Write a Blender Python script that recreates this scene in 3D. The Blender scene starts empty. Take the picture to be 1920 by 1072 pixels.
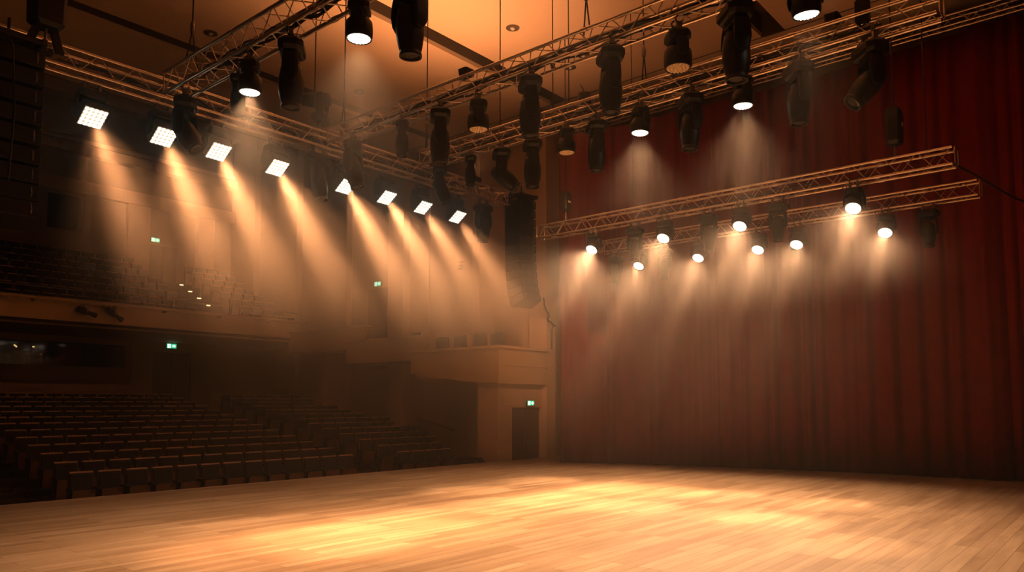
import bpy, math, random
from mathutils import Matrix, Vector, Euler
random.seed(7)
PI = math.pi
sc = bpy.context.scene
col = sc.collection

# ------------------------------------------------------------------ materials
def mat(name, color, rough=0.5, metal=0.0, emit=None, estr=0.0, spec=0.5, noise=0.0, nscale=8.0, bump=0.0):
    m = bpy.data.materials.new(name)
    m.use_nodes = True
    nt = m.node_tree
    b = nt.nodes['Principled BSDF']
    b.inputs['Roughness'].default_value = rough
    b.inputs['Metallic'].default_value = metal
    b.inputs['Specular IOR Level'].default_value = spec
    c = (*color, 1)
    b.inputs['Base Color'].default_value = c
    if emit:
        b.inputs['Emission Color'].default_value = (*emit, 1)
        b.inputs['Emission Strength'].default_value = estr
    if noise or bump:
        tc = nt.nodes.new('ShaderNodeTexCoord')
        nz = nt.nodes.new('ShaderNodeTexNoise')
        nz.inputs['Scale'].default_value = nscale
        nz.inputs['Detail'].default_value = 4
        nt.links.new(tc.outputs['Object'], nz.inputs['Vector'])
        if noise:
            mx = nt.nodes.new('ShaderNodeMix'); mx.data_type = 'RGBA'
            mx.inputs['A'].default_value = tuple(v * (1 - noise) for v in color) + (1,)
            mx.inputs['B'].default_value = tuple(min(1, v * (1 + noise)) for v in color) + (1,)
            nt.links.new(nz.outputs['Fac'], mx.inputs['Factor'])
            nt.links.new(mx.outputs['Result'], b.inputs['Base Color'])
        if bump:
            bp = nt.nodes.new('ShaderNodeBump')
            bp.inputs['Strength'].default_value = bump
            bp.inputs['Distance'].default_value = 0.02
            nt.links.new(nz.outputs['Fac'], bp.inputs['Height'])
            nt.links.new(bp.outputs['Normal'], b.inputs['Normal'])
    return m

def wood_floor():
    m = bpy.data.materials.new('stage_planks'); m.use_nodes = True
    nt = m.node_tree; N = nt.nodes; L = nt.links
    b = N['Principled BSDF']
    tc = N.new('ShaderNodeTexCoord')
    br = N.new('ShaderNodeTexBrick')
    br.offset = 0.37; br.offset_frequency = 3; br.squash = 1
    br.inputs['Scale'].default_value = 1.0
    br.inputs['Mortar Size'].default_value = 0.003
    br.inputs['Mortar Smooth'].default_value = 0.3
    br.inputs['Brick Width'].default_value = 1.7
    br.inputs['Row Height'].default_value = 0.15
    br.inputs['Color1'].default_value = (0.51, 0.395, 0.275, 1)
    br.inputs['Color2'].default_value = (0.345, 0.245, 0.155, 1)
    br.inputs['Mortar'].default_value = (0.13, 0.085, 0.045, 1)
    L.new(tc.outputs['Object'], br.inputs['Vector'])
    mp = N.new('ShaderNodeMapping'); mp.inputs['Scale'].default_value = (0.55, 7, 1)
    L.new(tc.outputs['Object'], mp.inputs['Vector'])
    nz = N.new('ShaderNodeTexNoise'); nz.inputs['Scale'].default_value = 1.6; nz.inputs['Detail'].default_value = 6
    L.new(mp.outputs['Vector'], nz.inputs['Vector'])
    rp = N.new('ShaderNodeValToRGB')
    rp.color_ramp.elements[0].position = 0.3; rp.color_ramp.elements[0].color = (0.80, 0.77, 0.74, 1)
    rp.color_ramp.elements[1].position = 0.7; rp.color_ramp.elements[1].color = (1.12, 1.12, 1.12, 1)
    L.new(nz.outputs['Fac'], rp.inputs['Fac'])
    n2 = N.new('ShaderNodeTexNoise'); n2.inputs['Scale'].default_value = 0.5; n2.inputs['Detail'].default_value = 3
    L.new(tc.outputs['Object'], n2.inputs['Vector'])
    r2 = N.new('ShaderNodeValToRGB')
    r2.color_ramp.elements[0].position = 0.35; r2.color_ramp.elements[0].color = (0.86, 0.84, 0.82, 1)
    r2.color_ramp.elements[1].position = 0.65; r2.color_ramp.elements[1].color = (1, 1, 1, 1)
    L.new(n2.outputs['Fac'], r2.inputs['Fac'])
    m1 = N.new('ShaderNodeMix'); m1.data_type = 'RGBA'; m1.blend_type = 'MULTIPLY'; m1.inputs['Factor'].default_value = 1
    L.new(br.outputs['Color'], m1.inputs['A']); L.new(rp.outputs['Color'], m1.inputs['B'])
    m2 = N.new('ShaderNodeMix'); m2.data_type = 'RGBA'; m2.blend_type = 'MULTIPLY'; m2.inputs['Factor'].default_value = 1
    L.new(m1.outputs['Result'], m2.inputs['A']); L.new(r2.outputs['Color'], m2.inputs['B'])
    L.new(m2.outputs['Result'], b.inputs['Base Color'])
    b.inputs['Roughness'].default_value = 0.42
    b.inputs['Specular IOR Level'].default_value = 0.35
    bp = N.new('ShaderNodeBump'); bp.inputs['Strength'].default_value = 0.12; bp.inputs['Distance'].default_value = 0.01
    L.new(nz.outputs['Fac'], bp.inputs['Height']); L.new(bp.outputs['Normal'], b.inputs['Normal'])
    return m

M = dict(
    floor=wood_floor(),
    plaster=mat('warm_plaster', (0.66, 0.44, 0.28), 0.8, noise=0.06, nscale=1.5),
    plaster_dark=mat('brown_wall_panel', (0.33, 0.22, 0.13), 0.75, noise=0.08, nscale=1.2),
    ceiling=mat('ceiling_paint', (0.74, 0.50, 0.33), 0.85, noise=0.04, nscale=0.6),
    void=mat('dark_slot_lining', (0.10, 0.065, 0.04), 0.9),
    carpet=mat('dark_carpet', (0.045, 0.028, 0.02), 0.95, noise=0.2, nscale=30),
    stagefront=mat('stage_front_board', (0.05, 0.035, 0.025), 0.7),
    nosing=mat('stage_edge_strip', (0.55, 0.42, 0.30), 0.4),
    parapet=mat('balcony_plaster', (0.62, 0.42, 0.24), 0.7, noise=0.05, nscale=2),
    velvet=mat('red_velvet', (0.165, 0.0095, 0.005), 0.85, spec=0.15, noise=0.25, nscale=3),
    alu=mat('aluminium_tube', (0.74, 0.60, 0.46), 0.30, 1.0),
    steel=mat('dull_steel', (0.25, 0.21, 0.17), 0.45, 0.7),
    black=mat('black_housing', (0.007, 0.006, 0.005), 0.5, spec=.35, noise=0.2, nscale=10),
    black2=mat('black_casting', (0.011, 0.009, 0.008), 0.42, spec=.4),
    cable=mat('black_cable', (0.012, 0.010, 0.009), 0.55),
    rope=mat('steel_wire', (0.04, 0.028, 0.02), 0.8, spec=.2),
    grille=mat('speaker_grille', (0.018, 0.014, 0.012), 0.6, noise=0.4, nscale=120),
    lens=mat('front_glass', (0.02, 0.017, 0.015), 0.06, spec=0.8),
    led_plate=mat('led_plate_lit', (0.8, 0.7, 0.55), 0.5, emit=(1, 0.80, 0.52), estr=.10),
    led_on=mat('led_lens_lit', (0.9, 0.85, 0.75), 0.3, emit=(1, 0.90, 0.70), estr=2.6),
    led_off=mat('led_lens_unlit', (0.78, 0.62, 0.42), 0.3, spec=0.6),
    led_off_plate=mat('led_plate_unlit', (0.16, 0.10, 0.06), 0.5),
    fabric=mat('dark_seat_fabric', (0.012, 0.009, 0.009), 0.9, noise=0.2, nscale=60),
    seatwood=mat('seat_wood', (0.17, 0.075, 0.034), 0.45, noise=0.15, nscale=14),
    seatcap_lit=mat('seat_cap_wood_lit', (0.48, 0.24, 0.11), 0.4, noise=0.15, nscale=14),  # cap wood lightened: light caught on the seat tops is put into the colour
    seatframe=mat('seat_frame_metal', (0.02, 0.015, 0.012), 0.5),
    door=mat('dark_door_wood', (0.15, 0.085, 0.045), 0.5, noise=0.12, nscale=6),
    sign_green=mat('exit_green', (0.02, 0.30, 0.12), 0.4, emit=(0.04, 0.62, 0.27), estr=0.8),
    sign_white=mat('exit_white', (0.8, 0.9, 0.8), 0.4, emit=(0.72, 1.0, 0.72), estr=1.5),
    step=mat('step_lamp', (0.9, 0.7, 0.4), 0.4, emit=(1, 0.72, 0.34), estr=1.6),
    white=mat('white_tag', (0.7, 0.62, 0.55), 0.6),
)

# ------------------------------------------------------------------ mesh builder
def pane():
    m = bpy.data.materials.new('booth_glass'); m.use_nodes = True
    nt = m.node_tree; nt.nodes.remove(nt.nodes['Principled BSDF'])
    t = nt.nodes.new('ShaderNodeBsdfTransparent'); t.inputs['Color'].default_value = (.62, .58, .52, 1)
    g = nt.nodes.new('ShaderNodeBsdfGlossy'); g.inputs['Roughness'].default_value = .05; g.inputs['Color'].default_value = (.8, .8, .8, 1)
    x = nt.nodes.new('ShaderNodeMixShader'); x.inputs['Fac'].default_value = .06
    nt.links.new(t.outputs[0], x.inputs[1]); nt.links.new(g.outputs[0], x.inputs[2])
    nt.links.new(x.outputs[0], nt.nodes['Material Output'].inputs['Surface'])
    return m
M['glass'] = pane()
class MB:
    def __init__(s):
        s.v = []; s.f = []; s.mi = []; s.sm = []
    def add(s, vs, fs, mi=0, smooth=False, X=None):
        o = len(s.v)
        for p in vs:
            p = Vector(p)
            s.v.append(tuple(X @ p) if X else tuple(p))
        for f in fs:
            s.f.append(tuple(o + i for i in f)); s.mi.append(mi); s.sm.append(smooth)
    def box(s, x0, x1, y0, y1, z0, z1, mi=0, X=None):
        vs = [(x0, y0, z0), (x1, y0, z0), (x1, y1, z0), (x0, y1, z0), (x0, y0, z1), (x1, y0, z1), (x1, y1, z1), (x0, y1, z1)]
        fs = [(0, 3, 2, 1), (4, 5, 6, 7), (0, 1, 5, 4), (1, 2, 6, 5), (2, 3, 7, 6), (3, 0, 4, 7)]
        s.add(vs, fs, mi, False, X)
    def rings(s, rings, mi=0, smooth=True, cap=True, X=None):
        n = len(rings[0]); vs = [p for r in rings for p in r]; fs = []
        for k in range(len(rings) - 1):
            for i in range(n):
                j = (i + 1) % n
                fs.append((k * n + i, k * n + j, (k + 1) * n + j, (k + 1) * n + i))
        s.add(vs, fs, mi, smooth, X)
        if cap:
            s.add(rings[0], [tuple(reversed(range(n)))], mi, False, X)
            s.add(rings[-1], [tuple(range(n))], mi, False, X)
    def tube(s, pts, r, n=8, mi=0, cap=True):
        pts = [Vector(p) for p in pts]; R = []
        for i, p in enumerate(pts):
            a = pts[max(0, i - 1)]; b = pts[min(len(pts) - 1, i + 1)]
            t = (b - a).normalized()
            up = Vector((0, 0, 1)) if abs(t.z) < 0.95 else Vector((1, 0, 0))
            u = t.cross(up).normalized(); w = u.cross(t)
            R.append([p + u * (r * math.cos(2 * PI * k / n)) + w * (r * math.sin(2 * PI * k / n)) for k in range(n)])
        s.rings(R, mi, n > 4, cap)
    def lathe(s, prof, n=24, mi=0, X=None, sx=1, sy=1, cap=True):
        s.rings([[(r * sx * math.cos(2 * PI * k / n), r * sy * math.sin(2 * PI * k / n), z) for k in range(n)] for r, z in prof], mi, True, cap, X)
    def layers(s, lay, ch=0.3, mi=0, X=None):
        # stacked octagons (half width, half depth, z) with cut corners
        R = []
        for a, b, z in lay:
            c = min(a, b) * ch
            R.append([(a, -b + c, z), (a, b - c, z), (a - c, b, z), (-a + c, b, z), (-a, b - c, z), (-a, -b + c, z), (-a + c, -b, z), (a - c, -b, z)])
        s.rings(R, mi, False, True, X)
    def prism(s, poly, axis, a, b, mi=0):
        def P(u, v, w):
            return {'x': (w, u, v), 'y': (u, w, v), 'z': (u, v, w)}[axis]
        s.rings([[P(u, v, a) for u, v in poly], [P(u, v, b) for u, v in poly]], mi, False, True)
    def mesh(s, name, mats):
        me = bpy.data.meshes.new(name)
        me.from_pydata(s.v, [], s.f)
        for m in (mats if isinstance(mats, (list, tuple)) else [mats]):
            me.materials.append(m)
        me.polygons.foreach_set('material_index', s.mi)
        me.polygons.foreach_set('use_smooth', s.sm)
        me.update()
        import bmesh
        bm = bmesh.new(); bm.from_mesh(me)
        bmesh.ops.recalc_face_normals(bm, faces=bm.faces)
        bm.to_mesh(me); bm.free()
        return me
    def build(s, name, mats, parent=None, loc=(0, 0, 0), bevel=0):
        o = bpy.data.objects.new(name, s.mesh(name, mats)); col.objects.link(o)
        o.location = loc
        if parent: o.parent = parent
        if bevel:
            b = o.modifiers.new('soft_edges', 'BEVEL'); b.width = bevel; b.segments = 2; b.limit_method = 'ANGLE'
        return o

def tag(o, label, cat, group=None, kind=None):
    if label: o['label'] = label
    if cat: o['category'] = cat
    if group: o['group'] = group
    if kind: o['kind'] = kind
    return o
def thing(name, label, cat, loc=(0, 0, 0), group=None):
    o = bpy.data.objects.new(name, None); col.objects.link(o); o.location = loc
    o.empty_display_size = 0.1
    return tag(o, label, cat, group)
def struct(o, label=None):
    o['kind'] = 'structure'
    if label: o['label'] = label
    return o
def copy_tree(o, parent=None):
    c = o.copy(); col.objects.link(c)
    if parent: c.parent = parent
    for ch in list(o.children): copy_tree(ch, c)
    return c
def boxes(name, m, *bs):
    b = MB()
    for q in bs: b.box(*q)
    return struct(b.build(name, m))

ORD = ['first', 'second', 'third', 'fourth', 'fifth', 'sixth', 'seventh', 'eighth', 'ninth', 'tenth', 'eleventh', 'twelfth', 'thirteenth', 'fourteenth', 'fifteenth', 'sixteenth']

# ------------------------------------------------------------------ the setting
SX0, SX1, SY0 = -6.0, 19.0, -6.0           # room limits
boxes('floor', M['floor'], (SX0, 20.6, SY0, 14.34, -0.12, 0.0))
boxes('trim_stage_edge', M['nosing'], (SX0, 16.6, 14.34, 14.385, -0.06, 0.004))
boxes('wall_stage_front', M['stagefront'], (SX0, 16.6, 14.30, 14.36, -0.9, -0.06))
# walls behind and beside the stage
boxes('wall_back', M['plaster_dark'], (SX0, 20.8, SY0 - 0.3, SY0, -1, 11))
boxes('wall_left', M['plaster_dark'], (SX0 - 0.3, SX0, SY0, 34.3, -1, 15.6))
boxes('wall_stage_side', M['plaster_dark'], (20.6, 20.9, SY0, 14.5, -1, 11.2))
# proscenium return: recessed wall with the stage door, full-height column
b = MB()
b.box(16.6, 17.25, 14.5, 15.3, -1, 2.55); b.box(17.25, 18.7, 14.5, 15.3, 1.55, 2.55); b.box(17.25, 18.7, 14.66, 15.3, -1, 1.55)
struct(b.build('wall_proscenium', M['plaster']))
boxes('trim_column', M['plaster'], (18.7, 19.43, 14.3, 15.0, -1, 11.05))
boxes('wall_return', M['plaster'], (19.43, 20.9, 14.5, 14.9, -1, 11.2))
# side wall of the hall with pilasters
boxes('wall_right', M['plaster'], (19.0, 19.3, 15.0, 34.3, -1, 15.6))
k = 0
for y0, y1, d in ((17.45, 18.3, .35), (21.0, 21.85, .35), (24.5, 25.0, .3), (28.0, 28.6, .3), (31.4, 32.0, .3)):
    k += 1
    boxes('trim_pilaster_%d' % k, M['plaster'], (19.0 - d, 19.0, y0, y1, -1, 15.6))
boxes('trim_side_strip', M['plaster'], (18.93, 19.0, 19.9, 20.0, 3, 15.6))
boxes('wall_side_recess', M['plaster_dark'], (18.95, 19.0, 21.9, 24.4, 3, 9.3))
for n, (y0, y1, x0) in enumerate(((16.1, 16.7, 17.7), (20.3, 20.9, 18.0), (24.6, 25.2, 17.8))):
    boxes('trim_pier_%d' % (n + 1), M['plaster'], (x0, 18.95, y0, y1, -1, 2.5 + .65 * n))
# rear walls: stalls level and balcony level
b = MB()
WY = 30.0
b.box(SX0, 8.0, WY, WY + .3, -1, 4.3); b.box(8.0, 12.54, WY, WY + .3, -1, 3.03); b.box(8.0, 12.54, WY, WY + .3, 3.9, 4.3)
b.box(12.54, 13.6, WY, WY + .3, -1, 4.3); b.box(13.6, 15.1, WY + .12, WY + .3, -1, 3.75); b.box(13.6, 15.1, WY, WY + .3, 3.75, 4.3)
b.box(15.1, SX1, WY, WY + .3, -1, 4.3)
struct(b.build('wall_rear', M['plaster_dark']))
for n, x in enumerate((13.0, 15.4)):
    boxes('trim_door_pilaster_%d' % (n + 1), M['plaster_dark'], (x - .3, x + .3, WY - .12, WY, -1, 4.3))
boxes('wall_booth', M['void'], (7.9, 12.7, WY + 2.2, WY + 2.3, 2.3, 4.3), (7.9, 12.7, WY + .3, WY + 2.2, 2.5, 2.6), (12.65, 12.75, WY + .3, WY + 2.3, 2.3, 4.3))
b = MB()
b.box(7.6, 12.54, WY + .14, WY + .17, 3.03, 3.9)
struct(b.build('window_1', M['glass']))
UY = 34.0
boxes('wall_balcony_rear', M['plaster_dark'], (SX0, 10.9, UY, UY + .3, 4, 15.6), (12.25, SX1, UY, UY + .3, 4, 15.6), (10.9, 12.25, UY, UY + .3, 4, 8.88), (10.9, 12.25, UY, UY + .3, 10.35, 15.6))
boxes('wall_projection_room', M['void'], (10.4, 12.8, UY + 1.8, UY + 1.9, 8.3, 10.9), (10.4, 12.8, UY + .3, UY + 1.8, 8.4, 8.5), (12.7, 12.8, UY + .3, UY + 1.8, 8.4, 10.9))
boxes('window_2', M['glass'], (10.8, 12.35, UY + .16, UY + .19, 8.8, 10.45))
n = 0
for z0, z1, d, mm in ((14.5, 15.0, .45, 'plaster'), (12.12, 12.5, .45, 'plaster'), (12.62, 12.8, .2, 'plaster'), (10.45, 11.0, .3, 'plaster')):
    n += 1
    boxes('trim_ledge_%d' % n, M[mm], (SX0, SX1, UY - d, UY, z0, z1))
for n, (x0, x1) in enumerate(((14.0, 14.95), (17.2, 18.0))):
    boxes('trim_rear_pilaster_%d' % (n + 1), M['plaster'], (x0, x1, UY - .25, UY, 5, 10.45))
# ceiling panels with open slots, beams at the panel edges
PZ = 11.0
b = MB()
xs = (SX0, 18.35); ys = (SY0, -.4, 6.45, 13.2, 18.6, 23.4)
for i in range(5):
    y0 = ys[i] + (.6 if i else 0); y1 = ys[i + 1]
    b.box(SX0, 18.3, y0, y1, PZ, PZ + .12)
b.box(18.75, 20.9, SY0, 14.5, PZ + .2, PZ + .32); b.box(18.75, 19.3, 14.5, 23.4, PZ + .2, PZ + .32)
struct(b.build('ceiling', M['ceiling']))
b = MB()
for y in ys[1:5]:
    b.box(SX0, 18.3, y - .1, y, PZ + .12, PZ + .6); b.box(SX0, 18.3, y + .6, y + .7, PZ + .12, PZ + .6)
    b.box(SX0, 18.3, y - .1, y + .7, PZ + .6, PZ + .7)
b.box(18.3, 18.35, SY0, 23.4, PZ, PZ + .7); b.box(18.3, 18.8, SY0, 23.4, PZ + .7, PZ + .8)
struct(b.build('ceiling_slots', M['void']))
boxes('ceiling_hall', M['ceiling'], (SX0, 19.3, 23.2, 34.3, 15.5, 15.7))
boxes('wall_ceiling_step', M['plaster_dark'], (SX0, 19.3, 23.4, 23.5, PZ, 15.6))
# stepped stalls floor
ROWS = 13
row_y = lambda i: 15.9 + .95 * i
row_f = lambda i: -.61 + .14 * i
b = MB()
b.box(SX0, 19.0, 14.36, row_y(0) - .55, -1.2, row_f(0))
for i in range(ROWS):
    b.box(SX0, 19.0, row_y(i) - .55, row_y(i) + .4, -1.2, row_f(i))
b.box(SX0, 19.0, row_y(ROWS - 1) + .4, WY + .1, -1.2, row_f(ROWS - 1) + .12)
struct(b.build('floor_stalls', M['carpet']))
# low partition walls behind the last stalls row
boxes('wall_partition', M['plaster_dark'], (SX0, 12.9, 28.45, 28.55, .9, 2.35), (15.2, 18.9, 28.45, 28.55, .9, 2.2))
# balcony: slab, stepped floor, front
b = MB()
bal_y = lambda k: 27.0 + .8 * k
bal_f = lambda k: 4.32 + .37 * k
b.box(SX0, 19.0, 25.95, UY, 4.18, 4.3)
for k in range(8):
    b.box(SX0, 19.0, bal_y(k) - .4, bal_y(k) + .4, 4.3, bal_f(k))
b.box(SX0, 19.0, bal_y(7) + .4, UY, 4.3, bal_f(7))
struct(b.build('floor_balcony', M['carpet']))
b = MB()
b.prism([(SX0, 4.26), (17.1, 4.26), (17.75, 4.92), (SX0, 4.92)], 'y', 25.85, 26.05)
struct(b.build('wall_balcony_front', M['parapet']))
boxes('trim_balcony_cap', M['parapet'], (SX0, 17.85, 25.78, 26.15, 4.92, 4.97))
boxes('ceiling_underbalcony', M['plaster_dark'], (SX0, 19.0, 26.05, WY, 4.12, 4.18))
# side boxes stepping down to the stage
b = MB()
b.prism([(14.3, 2.25), (14.3, 3.28), (18.06, 3.28), (18.06, 2.63), (15.9, 2.36)], 'x', 16.4, 16.62)
b.box(16.62, 18.72, 14.3, 14.5, 2.25, 2.755); b.box(16.62, 18.72, 14.3, 14.5, 2.775, 3.28); b.box(16.62, 18.72, 14.32, 14.5, 2.755, 2.775)
b.box(16.62, 19.0, 14.5, 18.06, 2.45, 2.9)
struct(b.build('wall_box_near', M['parapet']))
boxes('trim_box_near', M['parapet'], (16.3, 16.7, 14.22, 18.06, 3.28, 3.36), (16.7, 18.72, 14.22, 14.58, 3.28, 3.36))
b = MB()
b.prism([(18.25, 3.1), (17.85, 3.86), (22.16, 3.86), (22.16, 3.1)], 'x', 17.0, 17.2)
b.box(17.2, 19.0, 18.05, 22.16, 3.1, 3.2)
struct(b.build('wall_box_middle', M['parapet']))
boxes('trim_box_middle', M['parapet'], (16.92, 17.26, 17.8, 22.16, 3.86, 3.92))
b = MB()
b.prism([(21.7, 3.63), (21.2, 4.40), (26.0, 4.45), (26.0, 3.68)], 'x', 17.1, 17.3)
b.box(17.3, 19.0, 21.7, 26.0, 3.68, 3.78)
struct(b.build('wall_box_far', M['parapet']))
boxes('trim_box_far', M['parapet'], (17.02, 17.36, 21.15, 26.0, 4.42, 4.48))

# doors
def door(n, x0, x1, y, z0, z1, axis='x'):
    b = MB(); h = MB()
    if axis == 'x':
        b.box(x0, (x0 + x1) / 2 - .008, y, y + .06, z0, z1); b.box((x0 + x1) / 2 + .008, x1, y, y + .06, z0, z1)
        for s in (-1, 1):
            cx = (x0 + x1) / 2 + s * .08
            h.tube([(cx, y - .05, z0 + .95), (cx, y - .05, z0 + 1.25)], .012)
            h.box(cx - .01, cx + .01, y - .05, y, z0 + .97, z0 + .99); h.box(cx - .01, cx + .01, y - .05, y, z0 + 1.21, z0 + 1.23)
    else:
        b.box(y - .06, y, x0, x1, z0, z1)
        h.box(y - .1, y - .06, x0 + .1, x0 + .14, z0 + .95, z0 + 1.15)
    o = struct(b.build('door_%d' % n, M['door']))
    h.build('door_handle', M['steel'], o)
door(1, 17.27, 18.68, 14.60, -.6, 1.53)
door(2, 13.65, 15.05, WY + .06, 1.19, 3.73)
door(3, 14.98, 16.3, UY - .05, 6.9, 8.82)
door(4, 22.2, 23.3, 18.95, 3.8, 6.15, 'y')

# exit signs: a green lit box with a running figure on a white door and a white arrow panel
def exit_sign(loc, rz, label, s=1.0):
    t = thing('exit_sign', label, 'exit sign', loc, 'green exit signs over the doors')
    t.rotation_euler = (0, 0, rz); t.scale = (s, s, s)
    b = MB(); b.box(-.2, .2, -.0, .06, -.1, .1); b.build('sign_box', M['black2'], t)
    b = MB(); b.box(-.19, .19, -.012, 0, -.09, .09); p = b.build('sign_face', M['sign_green'], t)
    b = MB()
    b.box(-.165, -.045, -.018, -.012, -.075, .075)                       # the white doorway
    b.prism([(.02, .02), (.02, -.02), (.08, -.02), (.08, -.06), (.165, 0), (.08, .06), (.08, .02)], 'y', -.018, -.012)   # arrow
    b.build('pictogram', M['sign_white'], p)
    b = MB()
    b.lathe([(.013, -.003), (.013, .003)], 12, X=Matrix.Translation((-.10, -.0195, .052)) @ Matrix.Rotation(PI / 2, 4, 'X'))
    b.prism([(-.12, .035), (-.095, .037), (-.085, -.005), (-.105, -.012)], 'y', -.021, -.018)
    b.prism([(-.105, -.008), (-.088, -.008), (-.062, -.058), (-.078, -.062)], 'y', -.021, -.018)
    b.prism([(-.108, -.008), (-.094, -.008), (-.112, -.045), (-.14, -.05), (-.138, -.038), (-.12, -.034)], 'y', -.021, -.018)
    b.prism([(-.118, .034), (-.145, .012), (-.138, .004), (-.11, .024)], 'y', -.021, -.018)
    b.build('running_figure', M['sign_green'], p)
    return t
exit_sign((18.06, 14.43, 1.68), 0, 'lit green exit sign over the door beside the red curtain', .8)
exit_sign((14.28, WY - .07, 3.98), 0, 'lit green exit sign over the stalls door under the balcony', 1.0)
exit_sign((15.28, UY - .07, 9.05), 0, 'lit green exit sign on the balcony back wall, highest of all', 1.0)
exit_sign((18.88, 22.72, 6.33), -PI / 2, 'lit green exit sign on the side wall above the stepped boxes', 1.0)

# ------------------------------------------------------------------ curtain
def curtain():
    key = [(17.32, 12.76), (18.08, 11.0), (18.6, 9.0), (18.95, 7.41), (19.2, 5.9), (19.34, 4.54), (19.42, 2.06), (19.42, -1), (19.42, -5.9)]
    pts = []
    for a, c in zip(key, key[1:]):
        L = math.dist(a, c); n = max(2, int(L / .035))
        for i in range(n):
            t = i / n; pts.append((a[0] + (c[0] - a[0]) * t, a[1] + (c[1] - a[1]) * t))
    pts.append(key[-1])
    # pleats of uneven width
    rnd = random.Random(3); s = 0; ph = []; prof = []
    edges = [0]
    while edges[-1] < 30: edges.append(edges[-1] + rnd.choice((.22, .28, .34, .42, .55, .7)))
    amp = [rnd.uniform(.05, .15) for _ in edges]
    top = lambda y: 9.42 + (12.8 - y) * (.088 if y > 0 else .088) - .00135 * max(0, 12.8 - y) ** 2
    V = []; F = []; d = 0; nz = 9
    rows = [[] for _ in range(nz)]
    e = 0
    for i, p in enumerate(pts):
        if i: d += math.dist(p, pts[i - 1])
        while edges[e + 1] < d: e += 1
        u = (d - edges[e]) / (edges[e + 1] - edges[e])
        q = pts[min(i + 1, len(pts) - 1)]; r = pts[max(i - 1, 0)]
        t = Vector((q[0] - r[0], q[1] - r[1])).normalized(); nrm = Vector((t.y, -t.x))   # towards +X
        if nrm.x > 0: nrm = -nrm
        off = amp[e] * (math.sin(PI * u) ** 1.6) + .015 * math.sin(d * 23)
        for k in range(nz):
            f = k / (nz - 1)
            z = .015 + (top(p[1]) - .015) * f
            sw = 1.0 + .25 * (1 - f) + .06 * math.sin(e * 2.3 + f * 5)
            lat = .03 * math.sin(e * 1.7) * (1 - f)
            o = off * sw
            rows[k].append((p[0] + nrm.x * o + t.x * lat, p[1] + nrm.y * o + t.y * lat, z))
    n = len(pts)
    V = [p for r in rows for p in r]
    b = MB()
    F = [(k * n + i, k * n + i + 1, (k + 1) * n + i + 1, (k + 1) * n + i) for k in range(nz - 1) for i in range(n - 1)]
    b.add(V, F, 0, True)
    o = b.build('stage_curtain', M['velvet'])
    so = o.modifiers.new('cloth_thickness', 'SOLIDIFY'); so.thickness = .012
    return tag(o, 'tall dark red pleated stage curtain hanging to the wooden floor', 'curtain')
curtain()

# ------------------------------------------------------------------ trusses
def truss(axis, c0, c1, a, bb, z0, z1, label, name='lighting_truss', r=.025, pitch=.56, ends=(True, True), rl=.0085):
    # axis 'x' or 'y'; runs from c0 to c1; a, bb are the near and far side coordinates; z0..z1 heights
    P = (lambda c, s, z: (c, s, z)) if axis == 'x' else (lambda c, s, z: (s, c, z))
    base = Vector(P(c0, (a + bb) / 2, z0))
    t = thing(name, label, 'lighting truss', base, 'aluminium lighting trusses')
    sub = lambda p: tuple(Vector(p) - base)
    for s in (a, bb):
        for z in (z0, z1):
            m = MB()
            m.tube([sub(P(c0, s, z)), sub(P(c1, s, z))], r, 10)
            c = c0 + 2.0 * (1 if c1 > c0 else -1)
            while min(c0, c1) < c < max(c0, c1):
                m.tube([sub(P(c - .05, s, z)), sub(P(c + .05, s, z))], r * 1.3, 10)
                c += 2.0 * (1 if c1 > c0 else -1)
            m.build('chord', M['alu'], t)
    def lacing(pa, pb, ph):
        m = MB(); L = abs(c1 - c0); n = max(2, round(L / (pitch / 2))); st = (c1 - c0) / n
        for i in range(n):
            A, B = (pa, pb) if (i + ph) % 2 == 0 else (pb, pa)
            m.tube([sub(P(c0 + st * (i + .06), *A)), sub(P(c0 + st * (i + .94), *B))], rl, 6)
        if ends[0]: m.tube([sub(P(c0 + .04, *pa)), sub(P(c0 + .04, *pb))], rl * 1.4, 6)
        if ends[1]: m.tube([sub(P(c1 - .04, *pa)), sub(P(c1 - .04, *pb))], rl * 1.4, 6)
        m.build('lacing', M['alu'], t)
    lacing((a, z0), (a, z1), 0); lacing((bb, z0), (bb, z1), 1)
    lacing((a, z0), (bb, z0), 1); lacing((a, z1), (bb, z1), 0)
    return t
truss('x', 1.4, 14.15, 12.0, 12.3, 6.64, 6.94, 'long truss carrying the lit square wash lights between both speaker columns', r=.024)
truss('y', 11.75, .6, 5.35, 5.68, 6.60, 6.95, 'truss crossing the upper corner close overhead, nearest the tall black hoist', r=.029)
truss('y', 11.9, .4, 8.62, 8.90, 6.72, 7.00, 'middle truss rising across the ceiling with black moving heads beneath', r=.026)
truss('y', 11.75, 1.85, 10.9, 11.2, 6.80, 7.10, 'truss crossing just in front of the top edge of the red curtain', r=.027)
truss('y', 11.62, 2.38, 14.85, 15.16, 5.86, 6.16, 'upper of the two short trusses hanging before the red curtain', r=.024)
truss('y', 11.35, 2.36, 17.28, 17.58, 5.83, 6.13, 'lower of the two short trusses hanging before the red curtain', r=.024)
truss('y', 13.2, -4.5, 18.75, 18.98, 10.12, 10.36, 'thin truss along the very top of the red curtain', name='curtain_track_truss', r=.022, rl=.011)

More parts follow.
